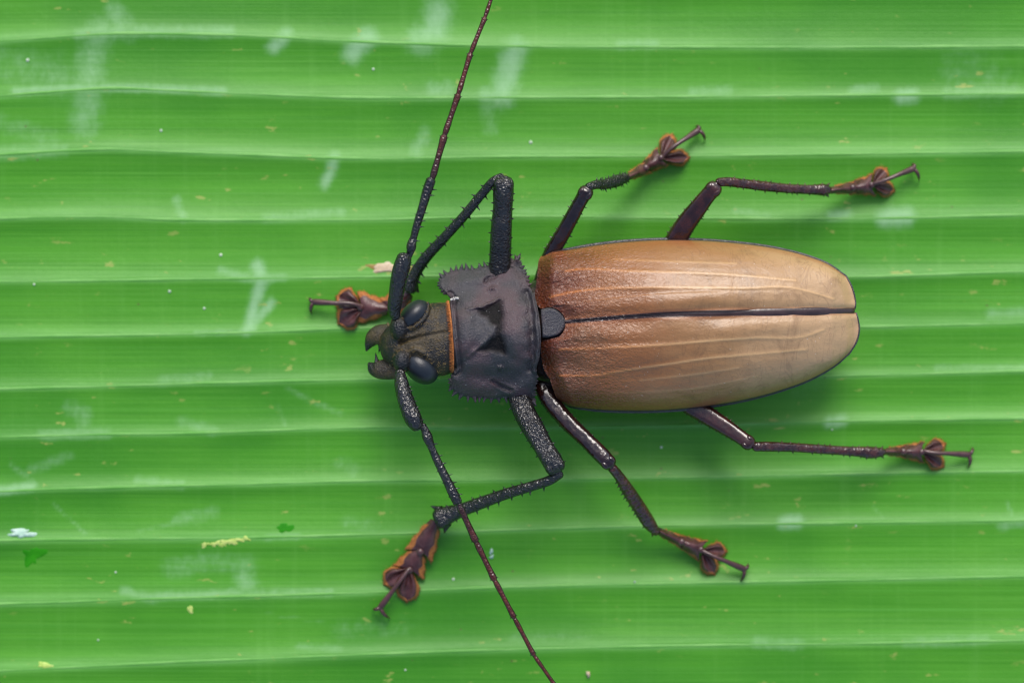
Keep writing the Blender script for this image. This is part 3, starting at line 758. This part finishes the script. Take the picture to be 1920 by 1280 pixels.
cone(mb, P(713, 640, 1.14), P(712, 663, 1.12), 0.055, 8, (-0.02, 0, 0), socket=1.0); cone(mb, P(722, 642, 1.10), P(722, 657, 1.08), 0.05, 8, socket=1.0)
mb.build("mandible", M['jaw'], head)
mb = MB()
sweep(mb, [(744, 690, 1.15, 20, .8), (724, 692, 1.16, 19.5, .75), (710, 692, 1.14, 17.5, .7), (700, 689, 1.10, 13.5, .7), (692, 682, 1.07, 4, 1)], n=26, sides=16)
mb.attrs["socket"] = [smooth(0.55, 0.85, mb.attrs["u"][0])]
cone(mb, P(707, 680, 1.14), P(704, 660, 1.12), 0.055, 8, socket=1.0); cone(mb, P(724, 680, 1.14), P(726, 663, 1.12), 0.06, 8, socket=0.5)
mb.build("mandible", M['jaw'], head)
mb = MB(); ellipsoid(mb, P(731, 652, 1.02), ((.08, 0, 0), (0, .13, 0), (0, 0, .07)), 10, 14)
mb.build("labrum", M['orange'], head)
mb = MB()                                                             # pale lip at the front of the face
sweep(mb, [(727, 606, 1.22, 2.2), (732, 622, 1.34, 2.4), (737, 642, 1.42, 2.4), (736, 660, 1.42, 2.4), (731, 680, 1.34, 2.4), (738, 697, 1.20, 2.2)], n=40, sides=8)
mb.build("clypeus_edge", mat_plain("olive lip", (0.10, 0.072, 0.026), (0.17, 0.12, 0.05), 8, 0.55), head)
mb = MB()                                                             # orange hairs at the neck
arc = np.array([(840 + 3.0*math.sin((y-565)/133*math.pi) + 9.0*(y-565)/133, y, 1.36 + 0.50*(1 - abs((y-631.5)/68.0)**2.3)**(1/2.3), 3) for y in np.linspace(565, 698, 150)])
sweep(mb, np.c_[arc[:, :3], np.full(150, 2.2)], n=60, sides=8)
for i in range(520):
    a = arc[random.randrange(150)]; x, y, z = a[0], a[1] + random.uniform(-1, 1), a[2]
    cone(mb, P(x + 2, y, z), P(x - random.uniform(2.0, 8.0), y + random.uniform(-2.5, 2.5), z + random.uniform(0.01, 0.07)), 0.008, 4)
mb.build("neck_fringe", M['orange'], head)["kind"] = "stuff"

mb = MB()                                                             # short golden hairs lying on the head
nr = np.empty(len(me.vertices)*3); me.vertices.foreach_get('normal', nr); nr = nr.reshape(-1, 3); wv = co + np.array(root.location)
cand = np.where((nr[:, 2] > 0.15) & (px > 735) & (px < 838) & (sk < 0.5))[0]
for i in rng.choice(cand, 420, replace=False):
    d = np.array([-1.0, rng.uniform(-1.6, 1.6), 0.0]); d -= nr[i]*np.dot(d, nr[i]); d /= np.linalg.norm(d)
    cone(mb, wv[i], wv[i] + d*rng.uniform(.015, .06) + nr[i]*rng.uniform(.01, .03), 0.0055, 4)
mb.build("head_hair", mat_plain("golden hair", (0.16, 0.105, 0.035), (0.26, 0.18, 0.07), 9, 0.5), head)['kind'] = 'stuff'

# ---- antennae
def spines_on(mb, C, S, U, rw, rh, every, L0, L1, sides=(-1, 1), a0=0.08, a1=0.95, rad=0.022, back=0.3, lift=0.2, prob=0.9):
    n = len(C); d = np.r_[0, np.cumsum(np.linalg.norm(np.diff(C, axis=0), axis=1))]
    for s_ in sides:
        q = d[-1]*a0 + random.uniform(0, every)
        while q < d[-1]*a1:
            if random.random() < prob:
                k = min(np.searchsorted(d, q), n-1)
                T = C[min(k+1, n-1)] - C[max(k-1, 0)]; T /= np.linalg.norm(T) + 1e-9
                dirv = S[k]*s_ + U[k]*random.uniform(-0.2, 0.6)*lift/0.2*0.5
                dirv /= np.linalg.norm(dirv); L = random.uniform(L0, L1)
                b = C[k] + dirv*min(rw[k], rh[k])*0.9 if abs(dirv[2]) > .7 else C[k] + S[k]*s_*rw[k]*0.86 + U[k]*rh[k]*random.uniform(-0.1, 0.35)
                cone(mb, b, b + dirv*(L + 0.02) + T*L*back, rad*random.uniform(0.8, 1.2), 6)
            q += every*random.uniform(0.6, 1.4)

def antenna(scape, seg3, nodes, sp_side):
    mb = MB()
    r_ = sweep(mb, scape, n=34, sides=20, mod=lambda u, th: 1 + 0.03*np.sin(th*3 + u*9))
    C, S, U, T, rw, rh = r_
    spines_on(mb, C, S, U, rw, rh, 0.10, 0.03, 0.05, (sp_side,), 0.3, 0.97, 0.018)
    a = mb.build("antenna", M['scape'], root)
    mb = MB()
    C, S, U, T, rw, rh = sweep(mb, seg3, n=40, sides=14, dark=1.0)
    spines_on(mb, C, S, U, rw, rh, 0.17, 0.05, 0.075, (sp_side,), 0.2, 0.99, 0.018)
    spines_on(mb, C, S, U, rw, rh, 0.4, 0.02, 0.03, (-sp_side,), 0.3, 0.99, 0.014)
    mb.build("antenna_segment", M['scape'], a)
    for i, ((x0, y0, z0), (x1, y1, z1)) in enumerate(zip(nodes[:-1], nodes[1:])):
        w0 = max(5.8 - i*0.55, 2.2); w1 = max(7.2 - i*0.75, 2.8)
        L = math.hypot(x1-x0, y1-y0); ex, ey = (x1-x0)/L, (y1-y0)/L
        rows = []
        for q, w in ((0, w0*.82), (.06, w0), (.5, w0*1.0), (.82, w1*.92), (.95, w1), (1.0, w1*.86)):
            rows.append((x0 + (x1-x0)*q, y0 + (y1-y0)*q, z0 + (z1-z0)*q, w))
        mb = MB(); C, S, U, T, rw, rh = sweep(mb, rows, n=26, sides=12)
        u = mb.attrs['u'][0]; mb.attrs['dark'] = [np.clip((0.85 if i == 0 else 0.35 if i == 1 else 0.0)*(1-u) + smooth(.93, .99, u)*0.8, 0, 1)]
        for s_ in (sp_side, -sp_side):
            b = C[-4] + S[-4]*s_*rw[-4]*0.85; cone(mb, b, b + S[-4]*s_*0.03 + T[-1]*0.03, 0.014, 5, dark=1.0)
        mb.build("antenna_segment", M['ant'], a)
antenna([(741, 594, 1.78, 9), (739, 578, 1.86, 12.5), (743, 552, 1.98, 14), (747, 527, 2.06, 15), (753, 500, 2.12, 16), (758, 482, 2.15, 14)],
        [(765, 483, 2.12, 6.5), (769, 473, 2.14, 7), (771, 464, 2.16, 9.5), (772, 457, 2.16, 9), (775, 447, 2.17, 7), (780, 428, 2.19, 7.4), (791, 392, 2.22, 8), (803, 352, 2.25, 9.4), (808, 338, 2.25, 9.4)],
        [(810, 337, 2.26), (833, 255, 2.24), (859, 178, 2.20), (882, 101, 2.14), (909, 34, 2.06), (934, -40, 1.98), (958, -108, 1.90), (980, -170, 1.82)], 1)
antenna([(750, 697, 1.74, 9), (752, 712, 1.80, 12.5), (757, 738, 1.90, 15), (766, 765, 1.96, 16.2), (777, 788, 2.0, 16.2), (783, 799, 2.0, 13)],
        [(792, 797, 1.99, 6.5), (797, 807, 1.99, 7.5), (801, 818, 1.99, 10), (804, 826, 1.99, 9), (808, 836, 1.98, 7.2), (817, 857, 1.97, 7.6), (836, 896, 1.95, 8.4), (853, 931, 1.93, 9.6), (858, 941, 1.92, 9)],
        [(859, 942, 1.92), (892, 1014, 1.88), (927, 1086, 1.84), (964, 1157, 1.78), (1001, 1227, 1.72), (1042, 1286, 1.64), (1080, 1345, 1.56), (1116, 1400, 1.48)], -1)

# ---- legs
def pad(rows, w, dome, name, parent, shape, thick=0.05):
    """flat hairy tarsal pad; rows two axis points (px,py,z); w half width in px as function of u"""
    (x0, y0, z0), (x1, y1, z1) = rows
    nu, nv = 26, 21
    u = (0.5 - 0.5*np.cos(np.linspace(0, np.pi, nu)))[:, None] if shape is not trap else np.linspace(0, 1, nu)[:, None]; v = np.linspace(-1, 1, nv)[None, :]
    L = math.hypot(x1-x0, y1-y0); ex, ey = (x1-x0)/L, (y1-y0)/L
    W = w*shape(u) if (shape is not trap or w > 25) else w*(0.55 + 0.45*u)
    wob = 1 + 0.05*np.sin(u*17 + v*3 + x0)
    bow = (0.0 if shape is not trap else 0.14)*L*(v**2)*u                 # hind corners drawn back along the sides
    X = x0 + ex*(L*u + bow) - ey*v*W*wob; Y = y0 + ey*(L*u + bow) + ex*v*W*wob
    if shape is trap:
        edge = np.maximum(np.abs(v), 0) + 0*u
        fr = smooth(*((0.58, 0.74) if w > 25 else (0.82, 0.96)), edge + 0.10*np.sin(u*9 + x0))*smooth(0.05, 0.3, u)
        Z = z0 + (z1-z0)*u + dome*(1 - np.abs(v)**1.6)*(0.55 + 0.45*np.sin(u*math.pi)) - 0.07*np.abs(v)**2.0
    else:
        edge = np.sqrt(np.abs(v)**2.4*(0.55 + 0.45*smooth(0, .5, u)) + smooth(0.62, 1.0, u)**2*0.8)
        fr = smooth(0.76, 0.88, edge + 0.07*np.sin(v*5 + x0*1.3) + 0.05*np.sin(u*11 + y0))
        Z = z0 + (z1-z0)*u + dome*np.sin(np.clip(u, 0, 1)*math.pi)**0.7*(np.exp(-((np.abs(v)-0.55)/0.3)**2)*0.9 + 0.2) - 0.05*np.abs(v)**3
    top = Pa(X, Y, Z).reshape(-1, 3); bot = Pa(X, Y, Z - thick - 0*u).reshape(-1, 3)
    N0 = nu*nv; fs = grid_faces(nu, nv, False); fb = [tuple(i+N0 for i in f[::-1]) for f in fs]
    ring = [i*nv for i in range(nu)] + [(nu-1)*nv+j for j in range(1, nv)] + [i*nv+nv-1 for i in range(nu-2, -1, -1)] + [j for j in range(nv-2, 0, -1)]
    sd = [(ring[i], ring[(i+1) % len(ring)], ring[(i+1) % len(ring)]+N0, ring[i]+N0) for i in range(len(ring))]
    mb = MB(); f_ = np.broadcast_to(fr, X.shape).ravel(); mb.add(np.concatenate([top, bot]), fs+fb+sd, fringe=np.r_[f_, np.ones(N0)])
    # fine orange hairs round the rim
    rg = random.Random(int(x0*7+y0))
    Xb, Yb, Zb, Fb = [np.broadcast_to(q, (nu, nv)) for q in (X, Y, Z, fr)]
    for idx in ring:
        i, j = divmod(idx, nv)
        if Fb[i, j] < 0.5: continue
        for _ in range(3):
            cx_, cy_ = x0 + ex*L*0.5, y0 + ey*L*0.5
            dx, dy = Xb[i, j]-cx_, Yb[i, j]-cy_; l = math.hypot(dx, dy)+1e-6; h = rg.uniform(1.0, 3.5)
            bx, by = Xb[i, j] + rg.uniform(-2, 2), Yb[i, j] + rg.uniform(-2, 2)
            cone(mb, P(bx - dx/l*2, by - dy/l*2, Zb[i, j]-0.02), P(bx + dx/l*h + rg.uniform(-1, 1), by + dy/l*h + rg.uniform(-1, 1), Zb[i, j]-0.045), 0.008, 3, fringe=1.0)
    return mb.build(name, M['tarsus'], parent)
def trap(u): return 0.34 + 0.66*u**0.8*np.where(u > .93, 1-(u-.93)*2.2, 1)
def tear(u): return np.sin(np.pi*np.clip(u, 0, 1)**1.8)**0.6*0.97 + 0.03

def leg(femur, tibia, seg1, seg2, lobes, claw, claws, mats, fsp, tsp, seg_w, lobe_w, fpow=2.4):
    mf, mt = mats
    mb = MB()
    C, S, U, T, rw, rh = sweep(mb, femur, n=44, sides=18, power=fpow, mod=lambda u, th: 1 - 0.12*np.exp(-((th - np.pi/2)/0.30)**2)*smooth(.1, .3, u)*(1-smooth(.8, .92, u)))
    if fsp: spines_on(mb, C, S, U, rw, rh, *fsp)
    x, y, z, w = femur[-1][:4]                                             # knee lobes
    for s_ in (-1, 1):
        c = C[-4] + S[-4]*s_*rw[-4]*0.55 + U[-4]*rh[-4]*0.35
        ellipsoid(mb, c, (T[-1]*rw[-4]*0.75, S[-4]*rw[-4]*0.5, U[-4]*rh[-4]*0.7), 10, 14)
    L = mb.build("leg", mf, root)
    mb = MB()
    C, S, U, T, rw, rh = sweep(mb, tibia, n=46, sides=14, power=2.3, mod=lambda u, th: 1 - 0.06*np.exp(-((th - np.pi/2)/0.4)**2))
    if tsp: spines_on(mb, C, S, U, rw, rh, *tsp)
    for s_ in (-1, 1):
        b = C[-4] + S[-4]*s_*rw[-4]*0.7; cone(mb, b, b + S[-4]*s_*rw[-4]*0.75 + T[-4]*rw[-4]*0.7, rw[-4]*0.45, 7)
    mb.build("tibia", mt, L)
    # knuckles and pads
    z_of = lambda p, dz: leaf_z(p[0], p[1]) + dz
    k1 = (*seg1[1], z_of(seg1[1], seg_w[4])); 
    pad([(*seg1[0], tibia[-1][2] - 0.05), k1], seg_w[0], seg_w[2], "tarsal_pad", L, trap)
    k2 = (*seg2[1], z_of(seg2[1], seg_w[4] - 0.06))
    pad([(*seg2[0], z_of(seg2[0], seg_w[4] - 0.01)), k2], seg_w[1], seg_w[2], "tarsal_pad", L, trap)
    for base, tip in lobes:
        bl_ = math.hypot(tip[0]-base[0], tip[1]-base[1]); q_ = (5.0 if seg_w[0] < 25 else 3.0)/bl_
        base = (base[0] - (tip[0]-base[0])*q_, base[1] - (tip[1]-base[1])*q_)
        pad([(*base, z_of(base, seg_w[4] - 0.04)), (*tip, z_of(tip, 0.09))], lobe_w, 0.10, "tarsal_lobe", L, tear)
    for p_, zz in ((seg1[1], k1[2]), (seg2[1], k2[2])):
        mbk = MB(); ellipsoid(mbk, P(p_[0], p_[1], zz + 0.07), ((seg_w[3]/100, 0, 0), (0, seg_w[3]/100, 0), (0, 0, seg_w[3]/140)), 10, 14); mbk.build('knuckle', M['claw'], L)
    # claw joint and two hooked claws
    (ax, ay), (bx, by) = claw
    za = z_of((ax, ay), seg_w[4] + 0.02); zb = z_of((bx, by), 0.20)
    mbk = MB(); sx, sy = lobes[0][0]
    sweep(mbk, [(sx, sy, za, 4.0), (ax, ay, za + 0.03, 3.8), ((ax+bx)/2, (ay+by)/2, (za+zb)/2 + 0.05, 4.6), (bx - (bx-ax)*.12, by - (by-ay)*.12, zb + 0.02, 6.2), (bx, by, zb, 6.0)], n=22, sides=12)
    for tx, ty in claws:
        d = math.hypot(tx-bx, ty-by); fx, fy = (bx-ax), (by-ay); fl = math.hypot(fx, fy); fx /= fl; fy /= fl
        sweep(mbk, [(bx, by, zb, 4.0), (bx + (tx-bx)*.4 + fx*3, by + (ty-by)*.4 + fy*3, zb + 0.01, 3.6), (bx + (tx-bx)*.8 + fx*2, by + (ty-by)*.8 + fy*2, zb - 0.07, 2.4), (tx, ty, leaf_z(tx, ty) + 0.01, 0.8)], n=14, sides=8)
    mbk.build("claw", M['claw'], L)
    return L
SP_F = (0.19, 0.03, 0.075, (-1, 1), 0.35, 0.93, 0.026)
SP_T = (0.25, 0.04, 0.085, (-1, 1), 0.12, 0.96, 0.026)
BIG = (29, 32, 0.10, 7, 0.24); SMALL = (12, 20, 0.11, 6.5, 0.34)
# fore legs
leg([(940, 585, .85, 20), (937, 520, 1.08, 20), (938, 480, 1.22, 20.5), (940, 430, 1.42, 20), (943, 385, 1.60, 18.5), (944, 355, 1.72, 19.5), (945, 340, 1.75, 18)],
    [(941, 333, 1.74, 9), (928, 338, 1.72, 8.5), (908, 359, 1.60, 8.5), (870, 405, 1.35, 9), (830, 449, 1.08, 9.5), (794, 489, .80, 10.5), (776, 518, .62, 11.5), (769, 541, .52, 14)],
    ((768, 548), (733, 579)), ((727, 578), (676, 576)), [((676, 574), (632, 556)), ((677, 580), (636, 606))], ((664, 570), (588, 566)), [(584, 588), (582, 558)],
    (M['black'], M['black']), SP_F, SP_T, BIG, 24)
leg([(962, 690, .85, 21), (970, 735, 1.05, 21), (983, 772, 1.22, 21), (1001, 805, 1.38, 21), (1022, 842, 1.52, 19), (1037, 867, 1.60, 19.5), (1042, 877, 1.60, 18)],
    [(1049, 887, 1.58, 10), (1034, 898, 1.54, 9.5), (1000, 910, 1.40, 9.5), (950, 925, 1.15, 10.5), (900, 943, .86, 12), (862, 957, .66, 13.5), (842, 964, .55, 17), (827, 971, .50, 22)],
    ((817, 976), (788, 1034)), ((786, 1030), (768, 1068)), [((767, 1066), (722, 1094)), ((768, 1066), (763, 1126))], ((758, 1078), (713, 1138)), [(700, 1140), (731, 1158)],
    (M['black'], M['black']), SP_F, SP_T, BIG, 22)
# middle legs
leg([(1012, 540, .72, 16), (1034, 475, .98, 15), (1054, 440, 1.14, 14.5), (1075, 402, 1.32, 13.5), (1092, 371, 1.48, 13), (1100, 358, 1.52, 14.5)],
    [(1103, 351, 1.50, 8), (1115, 347, 1.40, 8.5), (1137, 345, 1.12, 10), (1160, 338, .82, 11.5), (1175, 333, .67, 7.5)],
    ((1174, 334), (1211, 315)), ((1210, 314), (1239, 296)), [((1240, 296), (1260, 253)), ((1241, 297), (1291, 295))], ((1262, 276), (1310, 244)), [(1322, 264), (1305, 236)],
    (M['gloss'], M['black']), (0.14, 0.02, 0.05, (-1, 1), 0.3, 0.85, 0.022), (0.09, 0.03, 0.06, (-1, 1), 0.2, 0.9, 0.02), SMALL, 16)
leg([(1010, 680, .72, 18), (1024, 738, .95, 17), (1059, 785, 1.16, 16), (1101, 826, 1.36, 15), (1131, 856, 1.48, 15.5), (1144, 870, 1.50, 14)],
    [(1148, 877, 1.48, 9), (1158, 889, 1.38, 9.5), (1176, 916, 1.12, 12), (1200, 953, .80, 13), (1220, 984, .56, 12), (1231, 997, .47, 8)],
    ((1233, 994), (1278, 1015)), ((1277, 1014), (1314, 1030)), [((1317, 1032), (1361, 1032)), ((1317, 1034), (1339, 1075))], ((1334, 1040), (1395, 1066)), [(1388, 1089), (1402, 1056)],
    (M['gloss'], M['tibia']), (0.14, 0.015, 0.03, (-1, 1), 0.3, 0.85, 0.022), (0.11, 0.03, 0.06, (1,), 0.15, 0.85, 0.02), SMALL, 16.5)
# hind legs
leg([(1225, 540, .62, 18), (1262, 460, .82, 20.5), (1284, 423, .98, 19.5), (1308, 391, 1.14, 17), (1331, 362, 1.28, 15), (1341, 351, 1.32, 15.5)],
    [(1347, 342, 1.32, 8.5), (1362, 341, 1.26, 9), (1390, 344, 1.14, 9), (1430, 349, .98, 9.5), (1484, 354, .78, 9), (1530, 356, .60, 10), (1544, 356, .55, 11.5), (1554, 357, .52, 8)],
    ((1557, 357), (1599, 352)), ((1598, 352), (1634, 347)), [((1638, 345), (1661, 317)), ((1639, 348), (1675, 358))], ((1662, 337), (1713, 316)), [(1723, 339), (1710, 307)],
    (M['femur'], M['tibia']), (0.13, 0.025, 0.05, (-1, 1), 0.35, 0.85, 0.022), (0.17, 0.015, 0.035, (-1, 1), 0.1, 0.95, 0.02), SMALL, 15.5, 3.0)
leg([(1225, 690, .62, 18), (1292, 757, .82, 19), (1327, 779, .95, 18), (1363, 802, 1.10, 15.5), (1394, 823, 1.22, 13.5), (1406, 832, 1.25, 14)],
    [(1416, 837, 1.25, 9), (1430, 837, 1.20, 9.5), (1479, 838, 1.02, 9), (1541, 842, .80, 8.8), (1604, 846, .58, 9.5), (1640, 848, .48, 11), (1657, 847, .44, 7)],
    ((1660, 846), (1694, 846)), ((1693, 846), (1728, 847)), [((1732, 845), (1771, 832)), ((1732, 849), (1768, 874))], ((1748, 848), (1817, 852)), [(1815, 877), (1823, 838)],
    (M['femur'], M['tibia']), (0.12, 0.02, 0.04, (-1, 1), 0.35, 0.88, 0.022), (0.17, 0.015, 0.035, (-1, 1), 0.1, 0.95, 0.02), SMALL, 15.5, 3.0)

# a few crumbs caught at the front corner of the thorax
mb = MB()
for i in range(9):
    x, y = 846 + i*1.5, 560 + random.uniform(-2.2, 2.2); r_ = random.uniform(1.5, 2.8)
    ellipsoid(mb, P(x, y, 1.62 + random.uniform(0, .01)), ((r_/100, 0, 0), (0, r_/100, 0), (0, 0, r_/100)), 6, 8)
thing_tag(mb.build("white_crumb", mat_plain("chalky crumb", (0.40, 0.39, 0.36), (0.60, 0.58, 0.54), 14, 0.8, 0.6, 20, 0.02)), "white crumb stuck at the front corner of the beetle's thorax", "crumb")
